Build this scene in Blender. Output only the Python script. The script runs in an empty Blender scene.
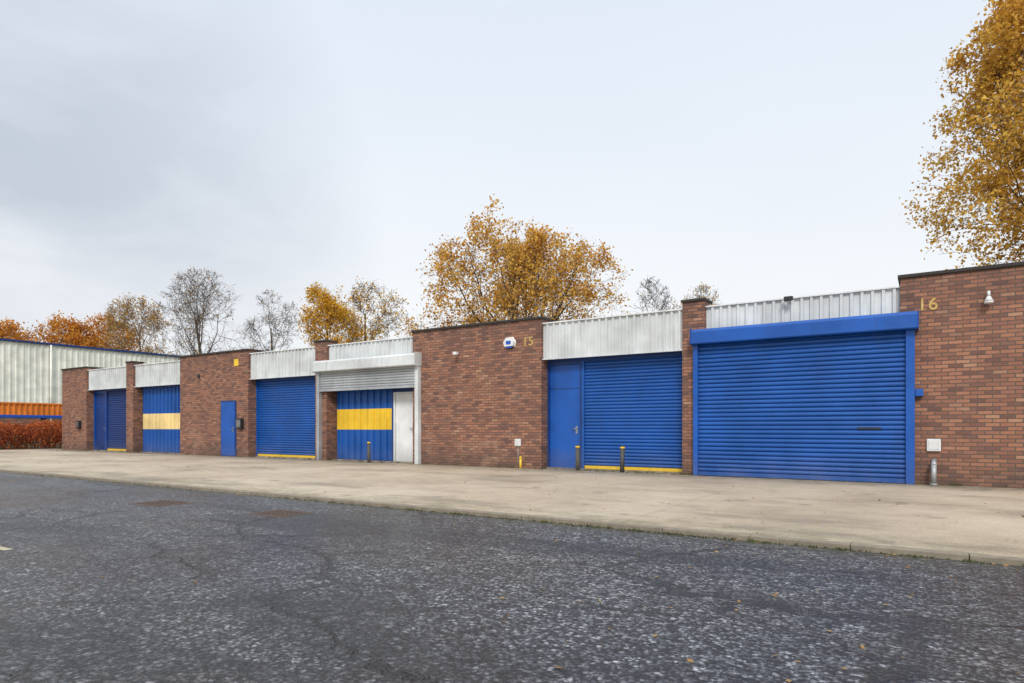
import bpy, math, random
import numpy as np
from mathutils import Vector
random.seed(4)
scn = bpy.context.scene
COL = scn.collection

# ------------------------------------------------------------------ materials
def newmat(name):
    m = bpy.data.materials.new(name); m.use_nodes = True
    nt = m.node_tree
    for n in list(nt.nodes): nt.nodes.remove(n)
    out = nt.nodes.new('ShaderNodeOutputMaterial')
    b = nt.nodes.new('ShaderNodeBsdfPrincipled')
    nt.links.new(b.outputs[0], out.inputs[0])
    return m, nt, b, out

class NT:
    def __init__(s, nt): s.nt = nt
    def n(s, t, **k):
        x = s.nt.nodes.new(t)
        for a, v in k.items(): setattr(x, a, v)
        return x
    def l(s, a, b): s.nt.links.new(a, b)
    def setin(s, node, idx, v):
        if isinstance(v, bpy.types.NodeSocket): s.l(v, node.inputs[idx])
        else: node.inputs[idx].default_value = v
    def pos(s): return s.n('ShaderNodeNewGeometry').outputs['Position']
    def mapping(s, v, scale=(1, 1, 1), loc=(0, 0, 0)):
        m = s.n('ShaderNodeMapping'); s.l(v, m.inputs[0])
        m.inputs['Scale'].default_value = scale; m.inputs['Location'].default_value = loc
        return m.outputs[0]
    def noise(s, v, scale, detail=4, rough=0.55, dist=0.0):
        x = s.n('ShaderNodeTexNoise'); s.l(v, x.inputs['Vector'])
        x.inputs['Scale'].default_value = scale; x.inputs['Detail'].default_value = detail
        x.inputs['Roughness'].default_value = rough; x.inputs['Distortion'].default_value = dist
        return x
    def ramp(s, f, stops):
        r = s.n('ShaderNodeValToRGB'); s.l(f, r.inputs[0])
        e = r.color_ramp.elements
        while len(e) > 1: e.remove(e[-1])
        for i, (p, c) in enumerate(stops):
            if isinstance(c, (int, float)): c = (c, c, c)
            if i == 0: e[0].position = p; el = e[0]
            else: el = e.new(p)
            el.color = (*c, 1)
        return r.outputs[0]
    def mix(s, f, a, b, mode='MIX'):
        m = s.n('ShaderNodeMix', data_type='RGBA', blend_type=mode)
        s.setin(m, 0, f)
        for i, v in ((6, a), (7, b)):
            if isinstance(v, (tuple, list)) and len(v) == 3: v = (*v, 1)
            s.setin(m, i, v)
        return m.outputs[2]
    def math(s, op, a, b=0.0, c=None, clamp=False):
        m = s.n('ShaderNodeMath', operation=op, use_clamp=clamp)
        s.setin(m, 0, a); s.setin(m, 1, b)
        if c is not None: s.setin(m, 2, c)
        return m.outputs[0]
    def sep(s, v):
        x = s.n('ShaderNodeSeparateXYZ'); s.l(v, x.inputs[0]); return x.outputs
    def comb(s, x, y, z):
        c = s.n('ShaderNodeCombineXYZ'); s.setin(c, 0, x); s.setin(c, 1, y); s.setin(c, 2, z); return c.outputs[0]
    def mr(s, v, a, b, c=0.0, d=1.0):
        m = s.n('ShaderNodeMapRange'); s.l(v, m.inputs[0])
        for i, q in enumerate((a, b, c, d)): m.inputs[i + 1].default_value = q
        return m.outputs[0]
    def bump(s, h, strength, dist, normal=None):
        b = s.n('ShaderNodeBump'); b.inputs['Strength'].default_value = strength
        b.inputs['Distance'].default_value = dist; s.l(h, b.inputs['Height'])
        if normal is not None: s.l(normal, b.inputs['Normal'])
        return b.outputs[0]

def painted(name, col, rough=0.45, dirt=0.25, dirtcol=(0.10, 0.09, 0.07), metal=0.0, spec=0.5, splash=0.5):
    m, nt, b, _ = newmat(name); N = NT(nt); p = N.pos()
    n1 = N.noise(p, 1.3, 5).outputs[0]
    st = N.noise(N.mapping(p, (9, 9, 0.5)), 1.0, 5, 0.65).outputs[0]
    fine = N.noise(p, 40, 3).outputs[0]
    c = N.mix(N.mr(n1, .3, .7), tuple(x * 0.80 for x in col), tuple(min(1, x * 1.14) for x in col))
    f = N.math('MULTIPLY', N.mr(st, .5, .8), dirt)
    c = N.mix(f, c, dirtcol)
    z = N.sep(p)[2]
    low = N.math('MULTIPLY', N.mr(z, 0.0, 0.6, 1.0, 0.0), N.mr(n1, .3, .65))
    c = N.mix(N.math('MULTIPLY', low, splash), c, (0.16, 0.14, 0.11))
    c = N.mix(0.15, c, N.ramp(fine, [(0.3, .05), (0.7, .9)]), 'SOFT_LIGHT')
    N.l(c, b.inputs['Base Color'])
    N.l(N.mr(n1, .3, .7, rough - .08, rough + .12), b.inputs['Roughness'])
    b.inputs['Metallic'].default_value = metal
    b.inputs['Specular IOR Level'].default_value = spec
    N.l(N.bump(N.noise(p, 6, 3).outputs[0], .15, .01), b.inputs['Normal'])
    return m

def plain(name, col, rough=0.6, metal=0.0):
    m, nt, b, _ = newmat(name); N = NT(nt); p = N.pos()
    n = N.noise(p, 9, 4).outputs[0]
    N.l(N.mix(N.mr(n, .3, .7), tuple(x * .75 for x in col), tuple(min(1, x * 1.15) for x in col)), b.inputs['Base Color'])
    b.inputs['Roughness'].default_value = rough; b.inputs['Metallic'].default_value = metal
    return m

def brick_material():
    m, nt, b, _ = newmat('brickwork'); N = NT(nt); p = N.pos()
    x, y, z = N.sep(p)
    v = N.comb(N.math('ADD', x, y), z, 0.0)
    t = N.n('ShaderNodeTexBrick'); N.l(v, t.inputs['Vector'])
    t.inputs['Scale'].default_value = 1; t.inputs['Brick Width'].default_value = .225
    t.inputs['Row Height'].default_value = .075; t.inputs['Mortar Size'].default_value = .0090
    t.inputs['Mortar Smooth'].default_value = .3; t.inputs['Bias'].default_value = 0
    t.inputs['Color1'].default_value = (0, 0, 0, 1); t.inputs['Color2'].default_value = (1, 1, 1, 1)
    t.inputs['Mortar'].default_value = (.5, .5, .5, 1)
    rnd = t.outputs['Color']
    bc = N.ramp(rnd, [(0.0, (.12, .058, .048)), (.16, (.23, .098, .062)), (.40, (.34, .142, .080)), (.60, (.42, .190, .108)), (.78, (.30, .130, .084)), (.90, (.16, .076, .060)), (1, (.50, .27, .16))])
    n1 = N.noise(p, .6, 5).outputs[0]; n2 = N.noise(p, 14, 5, .6).outputs[0]; n3 = N.noise(p, 70, 3, .6).outputs[0]
    bc = N.mix(N.mr(n2, .35, .7, 0, .4), bc, (.22, .108, .078))
    bc = N.mix(.4, bc, N.ramp(n3, [(.3, .1), (.7, .9)]), 'SOFT_LIGHT')
    c = N.mix(t.outputs['Fac'], bc, N.mix(n2, (.15, .12, .10), (.065, .052, .047)))
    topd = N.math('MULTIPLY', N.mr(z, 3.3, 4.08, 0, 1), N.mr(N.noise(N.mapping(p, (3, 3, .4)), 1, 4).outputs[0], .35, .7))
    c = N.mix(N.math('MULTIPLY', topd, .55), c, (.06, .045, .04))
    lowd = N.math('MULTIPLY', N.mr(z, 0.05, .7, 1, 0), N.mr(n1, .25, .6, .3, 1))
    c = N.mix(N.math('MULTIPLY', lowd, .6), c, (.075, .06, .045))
    c = N.mix(N.mr(n1, .4, .75, 0, .3), c, (.13, .075, .06))
    pe = N.math('MULTIPLY', N.mr(N.noise(p, .9, 6, .7).outputs[0], .56, .76, 0, .45), N.mr(z, 3.6, 1.5))
    c = N.mix(pe, c, (.50, .34, .25))
    N.l(c, b.inputs['Base Color']); b.inputs['Roughness'].default_value = .85
    h = N.math('SUBTRACT', N.math('MULTIPLY', n3, .35), t.outputs['Fac'])
    N.l(N.bump(h, .9, .010), b.inputs['Normal'])
    return m

def asphalt_material():
    m, nt, b, _ = newmat('worn_asphalt'); N = NT(nt); p = N.pos()
    big = N.noise(p, .22, 5, .6).outputs[0]; med = N.noise(p, 2.2, 6, .65).outputs[0]
    cl = N.noise(p, 11, 6, .8).outputs[0]
    pit = N.noise(p, 19, 4, .65, 1.0).outputs[0]
    warp = N.n('ShaderNodeVectorMath', operation='MULTIPLY_ADD')
    wn = N.noise(p, 40, 2); N.l(wn.outputs['Color'], warp.inputs[0]); warp.inputs[1].default_value = (.02, .02, .02); N.l(p, warp.inputs[2])
    vo = N.n('ShaderNodeTexVoronoi'); N.l(warp.outputs[0], vo.inputs['Vector']); vo.inputs['Scale'].default_value = 36
    cell = N.sep(vo.outputs['Color'])[0]
    c = N.ramp(cell, [(0, (.045, .049, .058)), (.4, (.115, .123, .142)), (.75, (.23, .24, .27)), (1, (.46, .475, .51))])
    c = N.mix(N.mr(med, .48, .70, 0, .45), c, (.21, .215, .23))
    warm = N.mr(N.noise(N.mapping(p, (.4, .7, 1), (5, 3, 0)), .6, 5, .65).outputs[0], .46, .62, 0, .38)
    c = N.mix(warm, c, (.19, .15, .115))
    c = N.mix(N.mr(big, .40, .58, 0, .55), c, (.030, .031, .038))
    c = N.mix(N.mr(N.noise(N.mapping(p, (.25, 1.1, 1)), .8, 5, .6).outputs[0], .52, .60, 0, .65), c, (.020, .020, .025))
    gap = N.mr(vo.outputs['Distance'], .42, .66, 0, .9)
    c = N.mix(gap, c, (.009, .009, .011))
    c = N.mix(N.mr(pit, .49, .56, 0, .88), c, (.008, .008, .010))
    c = N.mix(.75, c, N.ramp(cl, [(.40, .10), (.60, .92)]), 'OVERLAY')
    dv = N.n('ShaderNodeVectorMath', operation='MULTIPLY_ADD')
    nz = N.noise(p, 1.6, 5, .65); N.l(nz.outputs['Color'], dv.inputs[0]); dv.inputs[1].default_value = (.9, .9, 0); N.l(p, dv.inputs[2])
    ce = N.n('ShaderNodeTexVoronoi', feature='DISTANCE_TO_EDGE'); N.l(N.mapping(dv.outputs[0], (.6, 1.2, 1)), ce.inputs['Vector']); ce.inputs['Scale'].default_value = .6
    crk = N.math('MULTIPLY', N.mr(ce.outputs['Distance'], .006, .024, 1, 0), N.mr(N.noise(p, .4, 3).outputs[0], .42, .52))
    c = N.mix(N.math('MULTIPLY', crk, .88), c, (.007, .007, .008))
    y = N.sep(p)[1]
    silt = N.math('MULTIPLY', N.mr(y, -8.6, -8.1, 0, 1), N.mr(med, .35, .6))
    c = N.mix(N.math('MULTIPLY', silt, .6), c, (.075, .07, .045))
    N.l(c, b.inputs['Base Color'])
    N.l(N.mr(big, .38, .60, .50, .24), b.inputs['Roughness'])
    b.inputs['Specular IOR Level'].default_value = .7
    h = N.math('ADD', N.math('MULTIPLY', N.math('SUBTRACT', 1.0, vo.outputs['Distance']), 1.0), N.math('MULTIPLY', cl, 1.5))
    h = N.math('SUBTRACT', h, N.math('MULTIPLY', pit, 1.2))
    h = N.math('SUBTRACT', h, N.math('MULTIPLY', crk, 2.0))
    N.l(N.bump(h, 1.0, .018), b.inputs['Normal'])
    return m

def concrete_material():
    m, nt, b, _ = newmat('stained_concrete'); N = NT(nt); p = N.pos()
    x, y, z = N.sep(p)
    big = N.noise(p, .35, 6, .65).outputs[0]; med = N.noise(p, 3, 6, .7).outputs[0]; fine = N.noise(p, 60, 4, .8).outputs[0]
    c = N.ramp(big, [(.3, (.33, .26, .185)), (.5, (.45, .37, .27)), (.7, (.54, .46, .355))])
    c = N.mix(N.mr(med, .48, .70, 0, .45), c, (.29, .23, .165))
    c = N.mix(N.mr(N.noise(N.mapping(p, (.3, .8, 1)), 1.1, 6, .62).outputs[0], .52, .66, 0, .60), c, (.17, .145, .11))
    c = N.mix(N.mr(N.noise(N.mapping(p, (1, 1, 1), (9, 2, 0)), 1.3, 4, .6).outputs[0], .63, .69, 0, .5), c, (.12, .105, .08))
    c = N.mix(.5, c, N.ramp(fine, [(.36, .1), (.64, .9)]), 'OVERLAY')
    fr = N.math('FRACT', N.math('DIVIDE', N.math('ADD', x, 100.46), 4.43))
    j = N.math('MAXIMUM', N.mr(fr, 0, .003, 1, 0), N.mr(N.math('ABSOLUTE', N.math('ADD', y, 4.1)), .006, .014, 1, 0))
    c = N.mix(N.math('MULTIPLY', j, .6), c, (.06, .055, .04))
    k = N.math('MULTIPLY', N.mr(y, -8.1, -7.0, 1, 0), N.mr(med, .4, .62))
    c = N.mix(N.math('MULTIPLY', k, .65), c, (.12, .115, .05))
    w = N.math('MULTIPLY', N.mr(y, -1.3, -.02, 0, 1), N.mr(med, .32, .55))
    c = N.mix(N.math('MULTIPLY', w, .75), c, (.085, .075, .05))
    N.l(c, b.inputs['Base Color']); N.l(N.mr(med, .3, .7, .5, .85), b.inputs['Roughness'])
    h = N.math('SUBTRACT', N.math('ADD', fine, N.math('MULTIPLY', med, .5)), N.math('MULTIPLY', j, 2))
    N.l(N.bump(h, .5, .006), b.inputs['Normal'])
    return m

def leaf_material(name, stops, trans=.45):
    m, nt, b, out = newmat(name); N = NT(nt)
    g = N.n('ShaderNodeNewGeometry')
    r = g.outputs['Random Per Island']
    cl = N.noise(g.outputs['Position'], .55, 3).outputs[0]
    f = N.math('ADD', N.math('MULTIPLY', r, .6), N.mr(cl, .3, .7, 0, .4))
    c = N.ramp(f, stops)
    N.l(c, b.inputs['Base Color']); b.inputs['Roughness'].default_value = .6
    b.inputs['Specular IOR Level'].default_value = .25
    t = N.n('ShaderNodeBsdfTranslucent'); N.l(c, t.inputs[0])
    ms = N.n('ShaderNodeMixShader'); ms.inputs[0].default_value = trans
    N.l(b.outputs[0], ms.inputs[1]); N.l(t.outputs[0], ms.inputs[2]); N.l(ms.outputs[0], out.inputs[0])
    return m

BRICK = brick_material(); ASPH = asphalt_material(); CONC = concrete_material()
BLUE = painted('blue_paint', (.005, .082, .345), .42, .25, (.03, .05, .10), splash=.35)
DBLUE = painted('dark_blue_paint', (.006, .038, .18), .45, .3, (.02, .03, .06), splash=.4)
RBLUE = painted('bright_blue_paint', (.005, .085, .39), .38, .2, (.03, .06, .12), splash=.4)
YELL = painted('yellow_paint', (.80, .52, .03), .5, .35, splash=.2)
CREAM = painted('cream_paint', (.80, .62, .28), .5, .35, splash=.2)
CLAD = painted('grey_white_cladding', (.62, .645, .65), .5, .6, (.30, .30, .27), splash=0)
GALV = painted('galvanised_steel', (.42, .44, .46), .45, .3, metal=.35)
WHITE = painted('white_paint', (.72, .73, .73), .45, .3)
WCLAD = painted('warehouse_cladding', (.82, .82, .74), .5, .12, (.5, .49, .42), splash=0)
COPE = painted('dark_coping_felt', (.035, .030, .028), .8, .4)
BLACK = plain('black_plastic', (.02, .02, .022), .5)
GOLD = plain('gold_lettering', (.55, .37, .11), .5)
ORANGE = painted('orange_paint', (.75, .23, .03), .5, .25, splash=0)
BLUEL = plain('blue_plastic', (.02, .10, .50), .35)
RUST = plain('rusty_iron', (.10, .065, .05), .7, .2)
STEEL = plain('steel', (.35, .35, .36), .35, .8)
ROOF = plain('roof_felt', (.09, .09, .09), .9)
LINE = plain('worn_line_paint', (.45, .40, .28), .7)
KERB = plain('kerb_concrete', (.24, .205, .155), .85)
GRASS = plain('rough_grass', (.055, .075, .025), .95)
SOIL = plain('soil', (.09, .065, .04), .95)

# ------------------------------------------------------------------ mesh helpers
def empty(name, loc=(0, 0, 0)):
    e = bpy.data.objects.new(name, None); e.location = loc; COL.objects.link(e); return e

def mesh_obj(name, verts, faces, mat, parent=None, smooth=False):
    me = bpy.data.meshes.new(name); me.from_pydata([tuple(v) for v in verts], [], faces); me.update()
    if mat: me.materials.append(mat)
    o = bpy.data.objects.new(name, me); COL.objects.link(o)
    if parent: o.parent = parent
    return o

def box(name, x0, x1, y0, y1, z0, z1, mat, parent=None, bevel=0.0):
    v = [(x, y, z) for x in (x0, x1) for y in (y0, y1) for z in (z0, z1)]
    f = [(0, 1, 3, 2), (4, 6, 7, 5), (0, 4, 5, 1), (2, 3, 7, 6), (0, 2, 6, 4), (1, 5, 7, 3)]
    o = mesh_obj(name, v, f, mat, parent)
    if bevel:
        b = o.modifiers.new('bevel', 'BEVEL'); b.width = bevel; b.segments = 2
    return o

def ribbed(name, x0, x1, z0, z1, y, pitch, depth, mat, parent, axis='x'):
    pts = []; u = x0; k = [(0, 0), (.60, 0), (.66, 1), (.92, 1)]
    while u < x1:
        for a, d in k:
            uu = u + a * pitch
            if uu < x1: pts.append((uu, d * depth))
        u += pitch
    pts.append((x1, pts[-1][1]))
    V = []; F = []
    for (u, d) in pts:
        for z in (z0, z1):
            V.append((u, y - d, z) if axis == 'x' else (y + d, u, z))
    for i in range(len(pts) - 1):
        a = 2 * i; F.append((a, a + 2, a + 3, a + 1))
    return mesh_obj(name, V, F, mat, parent)

def shutter(name, x0, x1, z0, z1, y, pitch, depth, mat, parent):
    prof = [(0, -.5), (.06, .2), (.22, .8), (.42, 1), (.62, .95), (.80, .65), (.91, .2), (.94, -.5)]
    pts = []; z = z0
    while z < z1 - 1e-4:
        for a, d in prof:
            zz = z + a * pitch
            if zz < z1: pts.append((zz, d * depth))
        z += pitch
    pts.append((z1, 0))
    V = []; F = []
    for (zz, d) in pts:
        V += [(x0, y - d, zz), (x1, y - d, zz)]
    for i in range(len(pts) - 1):
        a = 2 * i; F.append((a, a + 1, a + 3, a + 2))
    return mesh_obj(name, V, F, mat, parent)

def cyl(name, p0, p1, r0, r1, mat, parent=None, sides=16, caps=True):
    p0 = Vector(p0); p1 = Vector(p1); d = (p1 - p0).normalized()
    a = d.orthogonal().normalized(); b = d.cross(a)
    V = []; F = []
    for p, r in ((p0, r0), (p1, r1)):
        for i in range(sides):
            t = 2 * math.pi * i / sides
            V.append(p + (a * math.cos(t) + b * math.sin(t)) * r)
    for i in range(sides):
        j = (i + 1) % sides; F.append((i, j, sides + j, sides + i))
    if caps: F += [tuple(range(sides))[::-1], tuple(range(sides, 2 * sides))]
    o = mesh_obj(name, V, F, mat, parent)
    for pl in o.data.polygons: pl.use_smooth = len(pl.vertices) == 4
    return o

def text(name, s, x, z, size, y, mat, parent):
    cu = bpy.data.curves.new(name, 'FONT'); cu.body = s; cu.size = size; cu.extrude = .006
    cu.align_x = 'CENTER'; cu.align_y = 'CENTER'; cu.space_character = 1.08; cu.offset = .004
    o = bpy.data.objects.new(name, cu); COL.objects.link(o)
    o.location = (x, y, z); o.rotation_euler = (math.pi / 2, 0, 0); cu.materials.append(mat); o.parent = parent
    return o

# ------------------------------------------------------------------ ground
mesh_obj('ground', [(-400, -400, -.12), (400, -400, -.12), (400, 400, -.12), (-400, 400, -.12)], [(0, 1, 2, 3)], GRASS)
mesh_obj('asphalt_road', [(-60, -60, -.05), (40, -60, -.05), (40, -8.09, -.05), (-60, -8.09, -.05)], [(0, 1, 2, 3)], ASPH)
box('concrete_pavement', -39, 40, -7.96, .5, -.2, 0, CONC)
kb = empty('pavement_kerb')
x = -39.0; i = 0
while x < 40:
    L = .914; j = random.uniform(-.003, .003)
    box('kerb_stone_%d' % i, x + .003, x + L - .003, -8.09 + j, -7.963, -.2, .003 + j, KERB, kb, .008)
    x += L; i += 1

# ------------------------------------------------------------------ brick units building
B = empty('brick_industrial_building')
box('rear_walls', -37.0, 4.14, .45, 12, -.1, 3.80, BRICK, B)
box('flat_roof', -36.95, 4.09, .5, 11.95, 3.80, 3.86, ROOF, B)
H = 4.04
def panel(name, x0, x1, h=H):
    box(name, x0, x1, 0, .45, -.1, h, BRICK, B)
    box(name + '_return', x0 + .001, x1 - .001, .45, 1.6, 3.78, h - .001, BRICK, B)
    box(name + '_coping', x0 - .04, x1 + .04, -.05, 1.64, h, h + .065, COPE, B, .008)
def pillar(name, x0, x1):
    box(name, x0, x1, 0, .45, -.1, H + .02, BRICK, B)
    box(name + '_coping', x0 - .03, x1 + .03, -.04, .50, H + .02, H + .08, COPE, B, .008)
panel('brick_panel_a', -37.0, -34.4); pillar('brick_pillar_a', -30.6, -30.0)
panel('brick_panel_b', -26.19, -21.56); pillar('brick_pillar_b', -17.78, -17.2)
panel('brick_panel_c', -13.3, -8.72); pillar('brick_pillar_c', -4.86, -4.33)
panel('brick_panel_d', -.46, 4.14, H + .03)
bays = dict(a=(-34.4, -30.6), b=(-30.0, -26.19), c=(-21.56, -17.78), d=(-17.2, -13.3), e=(-8.72, -4.86), f=(-4.33, -.46))
for k, (x0, x1) in bays.items():
    z0, z1 = 2.97, 3.90
    ribbed('fascia_cladding_' + k, x0 + .01, x1 - .01, z0, z1, .10, .19, .045, CLAD, B)
    box('fascia_backing_' + k, x0, x1, .11, .45, z0 + .01, z1 - .01, CLAD, B)
    box('fascia_top_flashing_' + k, x0 + .002, x1 - .002, .035, .50, z1, z1 + .035, WHITE, B, .004)
    box('fascia_bottom_trim_' + k, x0 + .002, x1 - .002, .045, .105, z0 - .035, z0 - .002, CLAD, B)
    box('door_lintel_' + k, x0, x1, .34, .45, 2.86, z0 - .003, DBLUE, B)
    box('threshold_' + k, x0, x1, .30, .45, -.05, .03, CONC, B)

def metal_door(nm, x0, x1, z1, y, mat, frame):
    fw = .055
    box(nm + '_frame_left', x0, x0 + fw, y - .05, .45, .0, z1, frame, B)
    box(nm + '_frame_right', x1 - fw, x1, y - .05, .45, .0, z1, frame, B)
    box(nm + '_frame_head', x0 + fw, x1 - fw, y - .05, .45, z1 - fw, z1, frame, B)
    box(nm + '_leaf', x0 + fw + .005, x1 - fw - .005, y, .45, .025, z1 - fw - .006, mat, B)
    box(nm + '_lock_plate', x1 - fw - .14, x1 - fw - .08, y - .012, y - .001, .95, 1.15, STEEL, B, .003)
    cyl(nm + '_handle', (x1 - fw - .11, y - .05, 1.08), (x1 - fw - .23, y - .05, 1.08), .011, .011, STEEL, B, 8)
    if z1 > 2.5: box(nm + '_transom_line', x0 + fw + .01, x1 - fw - .01, y - .006, y - .001, 2.15, 2.17, frame, B)

def bay_shutter(nm, x0, x1, mat=BLUE, z1=2.86, y=.40):
    box(nm + '_guide_left', x0, x0 + .07, y - .06, .45, 0, z1, mat, B)
    box(nm + '_guide_right', x1 - .07, x1, y - .06, .45, 0, z1, mat, B)
    shutter(nm + '_slats', x0 + .07, x1 - .07, .11, z1, y, .088, .024, mat, B)
    box(nm + '_bottom_rail', x0 + .072, x1 - .072, y - .035, y + .02, .03, .11, YELL, B, .006)

metal_door('steel_door_e', -8.72, -7.68, 2.86, .38, RBLUE, DBLUE)
bay_shutter('roller_shutter_e', -7.68, -4.86)
metal_door('steel_door_a', -34.4, -33.2, 2.86, .38, DBLUE, RBLUE)
bay_shutter('roller_shutter_a', -33.2, -30.6, DBLUE)
bay_shutter('roller_shutter_c', -21.56, -17.78)

def gate(nm, x0, x1, z1, band, mat=BLUE, pitch=.30):
    zs = [(.05, 1.05, mat), (1.05, 1.74, band), (1.74, z1, mat)]
    for i, (a, b_, mm) in enumerate(zs):
        ribbed('%s_section_%d' % (nm, i), x0, x1, a, b_, .40, pitch, .055, mm, B)
    box(nm + '_bottom_rail', x0, x1, .34, .42, .0, .05, DBLUE, B)
gate('profiled_gate_b', -29.93, -26.65, 2.86, CREAM)
box('gate_b_post', -26.65, -26.19, .33, .45, 0, 2.86, RBLUE, B)
gate('profiled_gate_d', -17.13, -14.5, 2.86, YELL)
box('gate_d_frame_post', -14.5, -14.42, .33, .45, 0, 2.86, DBLUE, B)
metal_door('white_door_d', -14.42, -13.45, 2.25, .38, WHITE, WHITE)
box('white_door_overpanel_d', -14.42, -13.45, .36, .45, 2.253, 2.86, DBLUE, B)
box('white_door_side_d', -13.45, -13.3, .36, .45, 0, 2.86, DBLUE, B)

def shutter_box(nm, x0, x1, z0, z1, mat):
    V = []; prof = [(-.002, z0), (-.30, z0), (-.32, z0 + .02), (-.32, z1 - .07), (-.27, z1 - .01), (-.002, z1 + .01)]
    for xx in (x0, x1):
        for (yy, zz) in prof: V.append((xx, yy, zz))
    n = len(prof); F = [tuple(range(n)), tuple(range(n, 2 * n))[::-1]]
    for i in range(n):
        j = (i + 1) % n; F.append((i, n + i, n + j, j))
    o = mesh_obj(nm, V, F, mat, B)
    bv = o.modifiers.new('bevel', 'BEVEL'); bv.width = .006
    for xx, s in ((x0, -1), (x1, 1)):
        box(nm + '_end_plate', min(xx, xx + s * .008), max(xx, xx + s * .008), -.33, -.001, z0 - .01, z1 + .015, mat, B)
shutter_box('shutter_housing_d', -17.55, -12.95, 3.0, 3.38, CLAD)
shutter('half_open_shutter_d', -17.42, -13.1, 2.42, 2.998, -.08, .085, .022, GALV, B)
box('half_open_shutter_bottom_rail_d', -17.42, -13.1, -.13, -.05, 2.34, 2.418, GALV, B, .006)
box('shutter_rail_left_d', -17.55, -17.42, -.15, -.001, 0, 2.997, GALV, B, .006)
box('shutter_rail_right_d', -13.1, -12.96, -.15, -.001, 0, 2.997, CLAD, B, .006)

shutter_box('shutter_housing_f', -4.57, -.15, 3.02, 3.37, RBLUE)
shutter('roller_shutter_f', -4.45, -.36, .10, 3.018, -.07, .096, .028, BLUE, B)
box('shutter_bottom_rail_f', -4.45, -.36, -.11, -.04, .01, .10, BLUE, B, .006)
box('shutter_rail_left_f', -4.56, -4.45, -.16, -.001, 0, 3.017, RBLUE, B, .006)
box('shutter_rail_right_f', -.36, -.21, -.16, -.001, 0, 3.017, RBLUE, B, .006)
box('shutter_lock_slot_f', -1.20, -.78, -.108, -.093, 1.07, 1.115, BLACK, B, .004)
box('key_switch_box_f', -.205, -.07, -.12, -.001, 1.72, 1.86, RBLUE, B, .01)

box('side_door_frame_b', -23.27, -22.29, -.03, .02, 0, 2.16, DBLUE, B, .004)
box('side_door_leaf_b', -23.21, -22.35, -.042, -.031, .03, 2.10, RBLUE, B, .003)
cyl('side_door_handle_b', (-22.45, -.08, 1.05), (-22.56, -.08, 1.05), .012, .012, STEEL, B, 8)
box('side_door_plate_b', -22.48, -22.42, -.05, -.0425, .95, 1.15, STEEL, B)

def wall_box(nm, x, z, w, h, d, mat, cover=None):
    box(nm, x - w / 2, x + w / 2, -d, -.001, z - h / 2, z + h / 2, mat, B, .012)
    if cover: box(nm + '_cover', x - w * .38, x + w * .38, -d - .006, -d + .001, z - h * .35, z + h * .35, cover, B, .004)
wall_box('post_box_b', -21.98, 1.27, .32, .40, .14, BLACK, STEEL)
wall_box('post_box_a', -35.06, 1.27, .32, .40, .14, BLACK, STEEL)
wall_box('meter_box_d', .10, .77, .23, .24, .05, WHITE, WHITE)
wall_box('meter_box_c', -9.45, .70, .19, .20, .05, WHITE, WHITE)
wall_box('yellow_notice_b', -22.3, 3.62, .28, .26, .01, YELL)
text('unit_number_sixteen', '16', .0, 3.50, .33, -.008, GOLD, B)
text('unit_number_fifteen', '15', -9.13, 3.45, .33, -.008, GOLD, B)

def bellbox(nm, x, z):
    V = []; prof = [(-.16, -.10), (.16, -.10), (.19, .02), (.10, .15), (-.10, .15), (-.19, .02)]
    for y, s in ((-.001, 1), (-.09, .85)):
        for a, b_ in prof: V.append((x + a * s, y, z + b_ * s))
    F = [tuple(range(6)), tuple(range(6, 12))[::-1]] + [(i, (i + 1) % 6, 6 + (i + 1) % 6, 6 + i) for i in range(6)]
    o = mesh_obj(nm, V, F, WHITE, B); bv = o.modifiers.new('b', 'BEVEL'); bv.width = .01
    box(nm + '_strobe', x - .10, x + .10, -.085, -.01, z - .145, z - .102, BLUEL, B, .008)
    box(nm + '_label', x - .08, x + .08, -.096, -.0905, z - .05, z + .05, BLUEL, B)
bellbox('alarm_bell_c', -9.72, 3.46)
cyl('wall_lamp_bracket_d', (.95, -.001, 3.60), (.95, -.12, 3.60), .02, .02, WHITE, B, 12)
cyl('wall_lamp_neck_d', (.95, -.12, 3.64), (.95, -.12, 3.54), .022, .03, WHITE, B, 16)
cyl('wall_lamp_shade_d', (.95, -.12, 3.54), (.95, -.12, 3.44), .03, .08, WHITE, B, 20)
cyl('wall_lamp_rim_d', (.95, -.12, 3.44), (.95, -.12, 3.41), .08, .065, WHITE, B, 20)
cyl('sensor_arm_c', (-11.5, -.001, 3.28), (-11.5, -.13, 3.28), .018, .018, WHITE, B, 8)
box('sensor_head_c', -11.56, -11.44, -.24, -.12, 3.22, 3.31, WHITE, B, .015)
box('floodlight_body', -2.60, -2.42, -.13, -.05, 3.84, 3.93, BLACK, B, .01)
box('floodlight_bracket', -2.53, -2.47, -.05, .054, 3.87, 3.89, BLACK, B)
cyl('vent_cover_b', (-24.8, -.001, 3.2), (-24.8, -.05, 3.2), .09, .08, BLACK, B, 12)
cyl('cable_run_c', (-9.45, -.012, .6), (-9.45, -.012, 0.02), .010, .010, GALV, B, 6)

P = empty('pipe_stub')
cyl('upright', (.10, -.20, 0), (.10, -.20, .40), .045, .045, GALV, P)
cyl('collar', (.10, -.20, .0), (.10, -.20, .04), .065, .065, GALV, P)
cyl('elbow', (.10, -.20, .38), (.10, -.02, .48), .045, .045, GALV, P)

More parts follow.
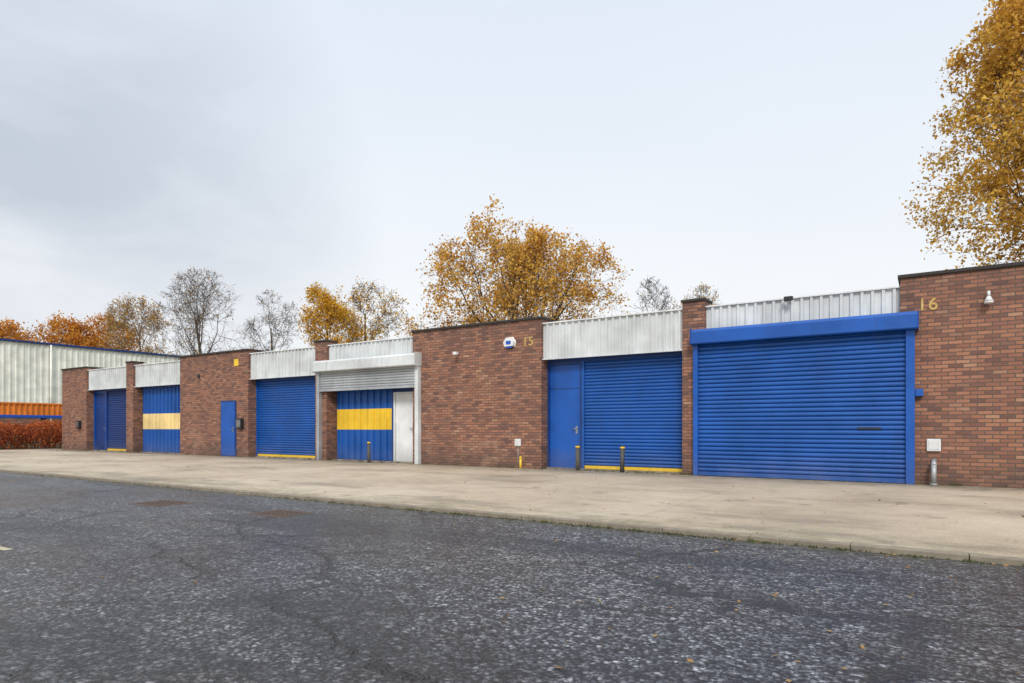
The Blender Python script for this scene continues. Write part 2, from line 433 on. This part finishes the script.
# ------------------------------------------------------------------ bollards
def bollard(nm, x, y, h=.66, r=.055, mat=RUST, tilt=0.0, cap=None):
    e = empty(nm, (x, y, 0)); e.rotation_euler = (0, tilt, 0)
    cyl('post', (0, 0, -.05), (0, 0, h - .06), r, r, mat, e, 18)
    cyl('yellow_band', (0, 0, h - .06), (0, 0, h - .02), r + .003, r + .003, YELL, e, 18)
    cyl('cap', (0, 0, h - .02), (0, 0, h + .01), r, r * .45, mat, e, 18)
    cyl('base_collar', (0, 0, -.02), (0, 0, .015), r + .04, r + .03, KERB, e, 18)
DK = painted('weathered_bollard_paint', (.06, .058, .055), .6, .5, (.28, .20, .05))
bollard('bollard', -7.5, -.24, .66, .055, DK)
bollard('bollard', -6.27, -.27, .66, .055, DK, .02)
bollard('bollard', -14.73, -.45, .68, .05, DK)
bollard('guard_post', -9.26, -.18, .33, .035, YELL)

# ------------------------------------------------------------------ road fittings
def cover(nm, x, y, w, d, rot):
    e = empty(nm, (x, y, -.05)); e.rotation_euler = (0, 0, rot)
    box('frame', -w / 2, w / 2, -d / 2, d / 2, -.05, .006, RUST, e, .004)
    n = 6
    for i in range(n):
        for j in range(n):
            cx = -w / 2 + .06 + (w - .12) * (i + .5) / n; cy = -d / 2 + .06 + (d - .12) * (j + .5) / n
            box('stud_%d_%d' % (i, j), cx - w * .045, cx + w * .045, cy - d * .03, cy + d * .03, .0061, .011, RUST, e)
cover('drain_cover', -9.8, -9.6, .75, .6, .05)
cover('drain_cover', -7.3, -9.35, .7, .55, .02)
mesh_obj('painted_bay_line', [(-9.5, -12.50, -.046), (-7.25, -12.44, -.046), (-7.25, -12.36, -.046), (-9.5, -12.42, -.046)], [(0, 1, 2, 3)], LINE)

# ------------------------------------------------------------------ white warehouse beyond
Wh = empty('white_warehouse')
box('warehouse_body', -85, -59.05, -45, 34, -.1, 7.6, WCLAD, Wh)
ribbed('warehouse_wall_cladding', -45, 34, 3.0, 7.75, -59.0, .42, .045, WCLAD, Wh, 'y')
box('eaves_trim', -59.2, -58.82, -45, 34, 7.75, 7.90, DBLUE, Wh)
box('low_roof', -85, -59.2, -45, 34, 7.62, 7.85, CLAD, Wh)
box('plinth_wall', -59.04, -58.92, -45, 34, -.1, 2.98, BRICK, Wh)
for i, yy in enumerate(range(-40, 34, 12)):
    cyl('downpipe_%d' % i, (-58.84, yy, 0), (-58.84, yy, 7.74), .07, .07, WCLAD, Wh, 8)
Cn = empty('shipping_container')
def container(x, y0, y1, z0, z1, par, mat):
    ribbed('side_panel', y0 + .12, y1 - .12, z0 + .17, z1 - .10, x - .07, .28, .06, mat, par, 'y')
    box('core', x - 2.4, x - .075, y0 + .02, y1 - .02, z0 + .02, z1 - .02, mat, par)
    box('top_rail', x - 2.42, x, y0, y1, z1 - .10, z1, mat, par, .01)
    box('bottom_rail', x - 2.42, x, y0, y1, z0, z0 + .17, BLUEL, par, .01)
    box('corner_post_left', x - .1, x, y0, y0 + .12, z0 + .171, z1 - .101, mat, par)
    box('corner_post_right', x - .1, x, y1 - .12, y1, z0 + .171, z1 - .101, mat, par)
container(-44.5, -6.2, 6.0, 1.70, 2.60, Cn, ORANGE)
for yy in (-5.8, -2, 2, 5.5):
    box('support_leg', -44.8, -44.55, yy, yy + .2, -.1, 1.699, RUST, Cn)

# ------------------------------------------------------------------ leaves & trees
def leaf_quads(centers, size, rng, flat=0.0):
    n = len(centers); c = np.asarray(centers)
    d = rng.normal(size=(n, 3)); d[:, 2] *= (1 - flat); d /= np.linalg.norm(d, axis=1)[:, None] + 1e-9
    e = rng.normal(size=(n, 3)); e[:, 2] *= (1 - flat)
    e -= d * (e * d).sum(1)[:, None]; e /= np.linalg.norm(e, axis=1)[:, None] + 1e-9
    s = (size * rng.uniform(.6, 1.35, n))[:, None]
    V = np.stack([c - d * s * .5, c + e * s * .33, c + d * s * .5, c - e * s * .33], 1).reshape(-1, 3)
    F = np.arange(4 * n).reshape(-1, 4)
    return V, F

def fast_mesh(name, V, F, mat, parent):
    me = bpy.data.meshes.new(name); n = len(F)
    me.vertices.add(len(V)); me.vertices.foreach_set('co', np.asarray(V, dtype=np.float32).ravel())
    me.loops.add(n * 4); me.loops.foreach_set('vertex_index', np.asarray(F, dtype=np.int32).ravel())
    me.polygons.add(n); me.polygons.foreach_set('loop_start', np.arange(0, 4 * n, 4, dtype=np.int32))
    me.polygons.foreach_set('loop_total', np.full(n, 4, dtype=np.int32))
    me.update(calc_edges=True); me.validate(); me.materials.append(mat)
    o = bpy.data.objects.new(name, me); COL.objects.link(o); o.parent = parent
    return o

def tree(name, loc, H, R, cz, Rz, leafmat, barkmat, seed, n=(10, 7, 6, 5), leaves=10, leafsize=.16, leafprob=1.0, tr=.28, lead=.55, el0=12, el1=77, lobe=1.0, rmin=.006):
    rng = np.random.default_rng(seed); root = empty(name, loc)
    V = []; F = []; LC = []
    C = np.array([0, 0, cz]); S = np.array([R, R, Rz])
    lob = rng.normal(size=(9, 3)); lob /= np.linalg.norm(lob, axis=1)[:, None]
    lamp = rng.uniform(-.20, .10, 9) * lobe
    def edge(p, d):
        a = (p - C) / S; b = d / S
        A = b @ b; Bq = 2 * a @ b; Cq = a @ a - 1; D = Bq * Bq - 4 * A * Cq
        t = (-Bq + math.sqrt(D)) / (2 * A) if D > 0 else .3
        q = (p + d * t - C) / S; q /= np.linalg.norm(q) + 1e-9
        k = 1 + float((lamp * np.clip((lob @ q - .55) / .45, 0, 1)).sum())
        return max(.15, t * k)
    def tube(P, Rr, sides):
        base = len(V); m = len(P)
        for i in range(m):
            d = P[min(i + 1, m - 1)] - P[max(i - 1, 0)]; d = d / (math.sqrt(d @ d) + 1e-9)
            a = np.array([d[1] * .55 - d[2] * .77, d[2] * .31 - d[0] * .55, d[0] * .77 - d[1] * .31]); a /= math.sqrt(a @ a) + 1e-9
            b = np.array([d[1] * a[2] - d[2] * a[1], d[2] * a[0] - d[0] * a[2], d[0] * a[1] - d[1] * a[0]])
            for j in range(sides):
                t = 2 * math.pi * j / sides
                V.append(P[i] + (a * math.cos(t) + b * math.sin(t)) * Rr[i])
        for i in range(m - 1):
            for j in range(sides):
                k = (j + 1) % sides
                F.append((base + i * sides + j, base + i * sides + k, base + (i + 1) * sides + k, base + (i + 1) * sides + j))
    maxl = len(n)
    sides = [10, 7, 5, 4, 3, 3]; nseg = [9, 7, 5, 4, 3, 3]; wob = [.05, .13, .2, .25, .3, .3]
    def branch(p, d, L, r, lev):
        m = nseg[lev]; P = [p]; dd = d.copy()
        for i in range(m):
            dd = dd + rng.normal(size=3) * wob[lev] + np.array([0, 0, .06 if lev else 0]); dd /= math.sqrt(dd @ dd)
            P.append(P[-1] + dd * L / m)
        P = np.array(P); ts = np.linspace(0, 1, m + 1)
        Rr = r * (1 - ts * (.75 if lev else .65)) ; Rr = np.maximum(Rr, rmin)
        if lev == 0: Rr[0] *= 1.5
        tube(P, Rr, sides[lev])
        if lev == maxl:
            if rng.random() < leafprob:
                k = rng.integers(max(1, leaves // 2), leaves * 3 // 2 + 1)
                t = rng.uniform(.1, 1.05, k)
                idx = np.clip((t * m).astype(int), 0, m - 1)
                c = P[idx] + (P[idx + 1] - P[idx]) * (t * m - idx)[:, None] + rng.normal(size=(k, 3)) * leafsize * 1.2
                LC.extend(c)
            return
        cnt = n[lev]; lo = (.28 if lev == 0 else .2)
        for i in range(cnt):
            t = lo + (1 - lo) * ((i + rng.random()) / cnt); k = min(int(t * m), m - 1)
            q = P[k] + (P[k + 1] - P[k]) * (t * m - k)
            pd = P[k + 1] - P[k]; pd /= math.sqrt(pd @ pd)
            if lev == 0:
                az = i * 2.4 + rng.uniform(-.5, .5); tt = (t - lo) / (1 - lo)
                el = math.radians(el0 + (el1 - el0) * tt + rng.uniform(-8, 8))
                cd = np.array([math.cos(az) * math.cos(el), math.sin(az) * math.cos(el), math.sin(el)])
                cl = edge(q, cd) * rng.uniform(.80, .98)
            else:
                side = rng.normal(size=3); side -= pd * (side @ pd); side /= math.sqrt(side @ side)
                an = math.radians(rng.uniform(28, 62)); cd = pd * math.cos(an) + side * math.sin(an)
                cl = min(L * rng.uniform(.38, .68), edge(q, cd) * rng.uniform(.85, 1.08))
            rr = max(.007, r * (1 - t * .7) * rng.uniform(.4, .58))
            branch(q, cd, max(cl, .25), rr, lev + 1)
    topz = cz + Rz * lead
    branch(np.zeros(3) + [0, 0, -.15], np.array([rng.normal() * .03, rng.normal() * .03, 1.0]), topz, tr, 0)
    fast_mesh('trunk_and_branches', np.array(V), np.array(F), barkmat, root)
    if LC:
        LV, LF = leaf_quads(LC, leafsize, rng); fast_mesh('foliage', LV, LF, leafmat, root)
    return root

BARK = plain('bark', (.075, .058, .045), .9)
BARKL = plain('pale_bark', (.10, .08, .062), .9)
OAK = leaf_material('oak_autumn_leaves', [(0, (.24, .11, .025)), (.3, (.54, .26, .04)), (.6, (.76, .43, .07)), (.85, (.84, .56, .12)), (1, (.44, .34, .09))])
OAK2 = leaf_material('gold_autumn_leaves', [(0, (.25, .13, .025)), (.3, (.54, .29, .045)), (.6, (.78, .46, .07)), (.85, (.88, .60, .13)), (1, (.44, .39, .09))])
ORL = leaf_material('orange_leaves', [(0, (.30, .11, .02)), (.4, (.58, .23, .03)), (.75, (.70, .35, .05)), (1, (.38, .21, .05))])
YEL = leaf_material('yellow_leaves', [(0, (.40, .21, .03)), (.5, (.74, .43, .04)), (1, (.82, .54, .09))])
BRN = leaf_material('brown_leaves', [(0, (.22, .12, .05)), (.5, (.48, .28, .08)), (1, (.58, .38, .12))])
RED = leaf_material('hedge_leaves', [(0, (.14, .038, .026)), (.4, (.42, .10, .037)), (.7, (.58, .18, .048)), (1, (.30, .12, .04))])

tree('oak_tree', (-21.3, 18.7, 0), 14, 7.3, 7.8, 5.6, OAK, BARK, 12, (17, 8, 6, 5), 10, .17, .84, .34, .10, 4, 80, .8)
tree('oak_tree', (7.3, 19.6, 0), 18, 8.2, 9.8, 10.8, OAK2, BARK, 27, (19, 9, 7, 5), 23, .165, .95, .40, .35, 2, 80, .6)
tree('bare_tree', (-47.3, 14.0, 0), 13.3, 4.0, 8.2, 5.2, BRN, BARKL, 31, (13, 8, 6, 5), 3, .14, .15, .2, .3, rmin=.008)
tree('bare_tree', (-47.1, 20.1, 0), 13, 2.7, 8.0, 4.9, BRN, BARKL, 32, (11, 7, 6, 4), 3, .14, .10, .16, .4, rmin=.009)
tree('birch_tree', (-32.9, 13.8, 0), 10.4, 2.3, 6.7, 3.9, YEL, BARKL, 33, (11, 7, 6, 4), 8, .14, .8, .14)
tree('bare_tree', (-32.6, 17.6, 0), 11.7, 2.7, 7.6, 4.2, YEL, BARKL, 34, (11, 7, 6, 4), 5, .16, .35, .16, .4, rmin=.009)
tree('bare_tree', (-16.4, 28.1, 0), 11.5, 1.9, 8.0, 3.6, BRN, BARKL, 35, (9, 7, 6, 4), 3, .12, .05, .12, .3, rmin=.009)
tree('bare_tree', (-13.3, 30.1, 0), 11, 2.4, 7.8, 3.2, YEL, BARKL, 36, (9, 7, 6, 4), 4, .14, .2, .13, .3, rmin=.009)
tree('sycamore_tree', (-83.1, 26.5, 0), 17.7, 4.4, 11.5, 6.3, BRN, BARKL, 37, (12, 8, 6, 4), 5, .22, .6, .22, .3, rmin=.012)
tree('beech_tree', (-102.2, 20.1, 0), 14.8, 6.5, 9, 5.8, ORL, BARK, 38, (11, 7, 6, 4), 7, .30, 1, .25, .2)
tree('beech_tree', (-100.6, 25.0, 0), 16.2, 6.0, 10, 6.2, ORL, BARK, 39, (11, 7, 6, 4), 7, .30, 1, .25, .2)
tree('beech_tree', (-95.6, 28.5, 0), 16.9, 5.0, 10.5, 6.4, ORL, BARK, 40, (11, 7, 6, 4), 7, .30, 1, .25, .2)

# hedge
rng = np.random.default_rng(5); hd = empty('beech_hedge')
n = 18000
yy = rng.uniform(-9, 5.5, n); xx = rng.uniform(-41.2, -39.3, n)
top = 1.40 + .10 * np.sin(yy * 1.7) + .06 * np.sin(yy * 4.1 + 1) + .06 * np.sin(xx * 3)
zz = top * rng.uniform(0, 1, n) ** .7
xx += .18 * np.sin(zz * 5 + yy * 3)
LV, LF = leaf_quads(np.stack([xx, yy, zz], 1), .13, rng); fast_mesh('foliage', LV, LF, RED, hd)
V = []; F = []
for i in range(260):
    a = Vector((random.uniform(-41, -39.6), random.uniform(-8.8, 5.3), -.05)); bb = a + Vector((random.uniform(-.4, .4), random.uniform(-.4, .4), random.uniform(1.0, 1.5)))
    k = len(V); w = .012
    V += [a + Vector((w, 0, 0)), a + Vector((-w, w, 0)), a + Vector((0, -w, 0)), bb + Vector((.004, 0, 0)), bb + Vector((-.004, .004, 0)), bb + Vector((0, -.004, 0))]
    F += [(k, k + 1, k + 4, k + 3), (k + 1, k + 2, k + 5, k + 4), (k + 2, k, k + 3, k + 5)]
fast_mesh('stems', np.array([tuple(v) for v in V]), np.array(F), BARK, hd)
box('hedge_bed_soil', -42.0, -39.02, -9.2, 6, -.15, .02, SOIL)

# fallen leaves
rng = np.random.default_rng(9)
pts = []
def sc(n, x0, x1, y0, y1, z):
    x = rng.uniform(x0, x1, n); y = rng.uniform(y0, y1, n); pts.append(np.stack([x, y, np.full(n, z)], 1))
sc(120, -22, 6, -13.0, -8.2, -.042); sc(110, -3, 4, -12, -8.1, -.042)
sc(800, -39, 4, -7.9, -.1, .01)
x = rng.uniform(-39, 5, 350); pts.append(np.stack([x, -8.12 - np.abs(rng.normal(size=350)) * .10, np.full(350, -.04)], 1))
x = rng.uniform(-37, 4, 500); pts.append(np.stack([x, -.04 - np.abs(rng.normal(size=500)) * .10, np.full(500, .012)], 1))
x = rng.uniform(-39.2, -34, 700); pts.append(np.stack([x, rng.uniform(-8, -.2, 700), np.full(700, .012)], 1))
cpt = np.concatenate(pts); LV, LF = leaf_quads(cpt, .034, rng, .90)
FL = leaf_material('fallen_leaf', [(0, (.12, .07, .03)), (.4, (.24, .14, .06)), (.8, (.38, .24, .09)), (1, (.20, .12, .06))], .1)
fast_mesh('fallen_leaves', LV, LF, FL, None)

def tufts(n, x0, x1, yc, z, hmax):
    out = []
    for i in range(n):
        cx = rng.uniform(x0, x1); cy = yc + rng.normal() * .03
        for j in range(9):
            a = rng.uniform(0, 6.28); h = rng.uniform(.3, 1) * hmax; w = .006
            bx = cx + rng.normal() * .03; by = cy + rng.normal() * .015
            tx = bx + math.cos(a) * h * .6; ty = by + math.sin(a) * h * .6
            out += [(bx - w, by, z), (bx + w, by, z), (tx + w * .3, ty, z + h), (tx - w * .3, ty, z + h)]
    return out
tv = tufts(170, -9, 4, -8.115, -.05, .028) + tufts(90, -39, -12, -8.115, -.05, .03) + tufts(160, -36, 4, -.03, 0, .06)
TG = leaf_material('weed_green', [(0, (.05, .06, .02)), (.6, (.09, .10, .03)), (1, (.17, .15, .06))], .2)
fast_mesh('grass_weeds', np.array(tv), np.arange(len(tv)).reshape(-1, 4), TG, None)

# ------------------------------------------------------------------ world & sun
el = math.radians(40); rot = math.radians(152)
w = bpy.data.worlds.new('World'); scn.world = w; w.use_nodes = True
nt = w.node_tree
for q in list(nt.nodes): nt.nodes.remove(q)
N = NT(nt)
out = N.n('ShaderNodeOutputWorld'); bg = N.n('ShaderNodeBackground'); N.l(bg.outputs[0], out.inputs[0])
sky = N.n('ShaderNodeTexSky', sky_type='NISHITA'); sky.sun_disc = False; sky.sun_elevation = el; sky.sun_rotation = rot
g = N.n('ShaderNodeTexCoord').outputs['Generated']
gz = N.sep(g)[2]
hz = N.ramp(N.mr(gz, 0, 1), [(0, (.69, .70, .71)), (.20, (.67, .69, .71)), (.40, (.60, .64, .695)), (.55, (.555, .605, .68)), (.75, (.80, .84, .90)), (1, (.93, .97, 1.0))])
hz = N.mix(1.0, hz, (14.3, 14.3, 14.3), 'MULTIPLY')
cn = N.noise(N.mapping(g, (1, 1, 3.0)), 1.5, 5, .5, .3).outputs[0]
cn2 = N.noise(N.mapping(g, (1, 1, 2.2), (3, 1, 7)), 3.2, 6, .55, .2).outputs[0]
dp = N.n('ShaderNodeVectorMath', operation='DOT_PRODUCT'); N.l(g, dp.inputs[0]); dp.inputs[1].default_value = (-.935, .28, .225)
dk = N.math('MULTIPLY', N.mr(dp.outputs['Value'], .88, .995, 0, 1), N.mr(cn2, .30, .60, .4, 1))
c = N.mix(N.math('MULTIPLY', N.mr(cn, .42, .68), .18), hz, (7.4, 8.0, 8.9))
c = N.mix(N.math('MULTIPLY', dk, .72), c, (4.6, 5.2, 6.2))
lowb = N.mr(gz, .06, .24, .85, 0)
c = N.mix(lowb, c, (9.6, 9.75, 9.95))
c = N.mix(.96, sky.outputs[0], c)
N.l(c, bg.inputs[0]); bg.inputs[1].default_value = .10

sun = bpy.data.lights.new('sun', 'SUN'); sun.energy = 2.3; sun.angle = math.radians(14); sun.color = (1, .95, .88)
so = bpy.data.objects.new('sun', sun); COL.objects.link(so)
sv = Vector((math.sin(rot) * math.cos(el), math.cos(rot) * math.cos(el), math.sin(el)))
so.rotation_euler = (-sv).to_track_quat('-Z', 'Y').to_euler()

# ------------------------------------------------------------------ camera
cam = bpy.data.cameras.new('camera'); co = bpy.data.objects.new('camera', cam); COL.objects.link(co)
co.location = (0, -14.87, 1.1); co.rotation_euler = (math.pi / 2, 0, math.radians(33))
cam.sensor_width = 36; cam.lens = 22.5; cam.shift_y = .0845; cam.clip_end = 2000; cam.clip_start = .05
scn.camera = co
scn.view_settings.view_transform = 'Standard'; scn.view_settings.look = 'None'; scn.view_settings.exposure = 0
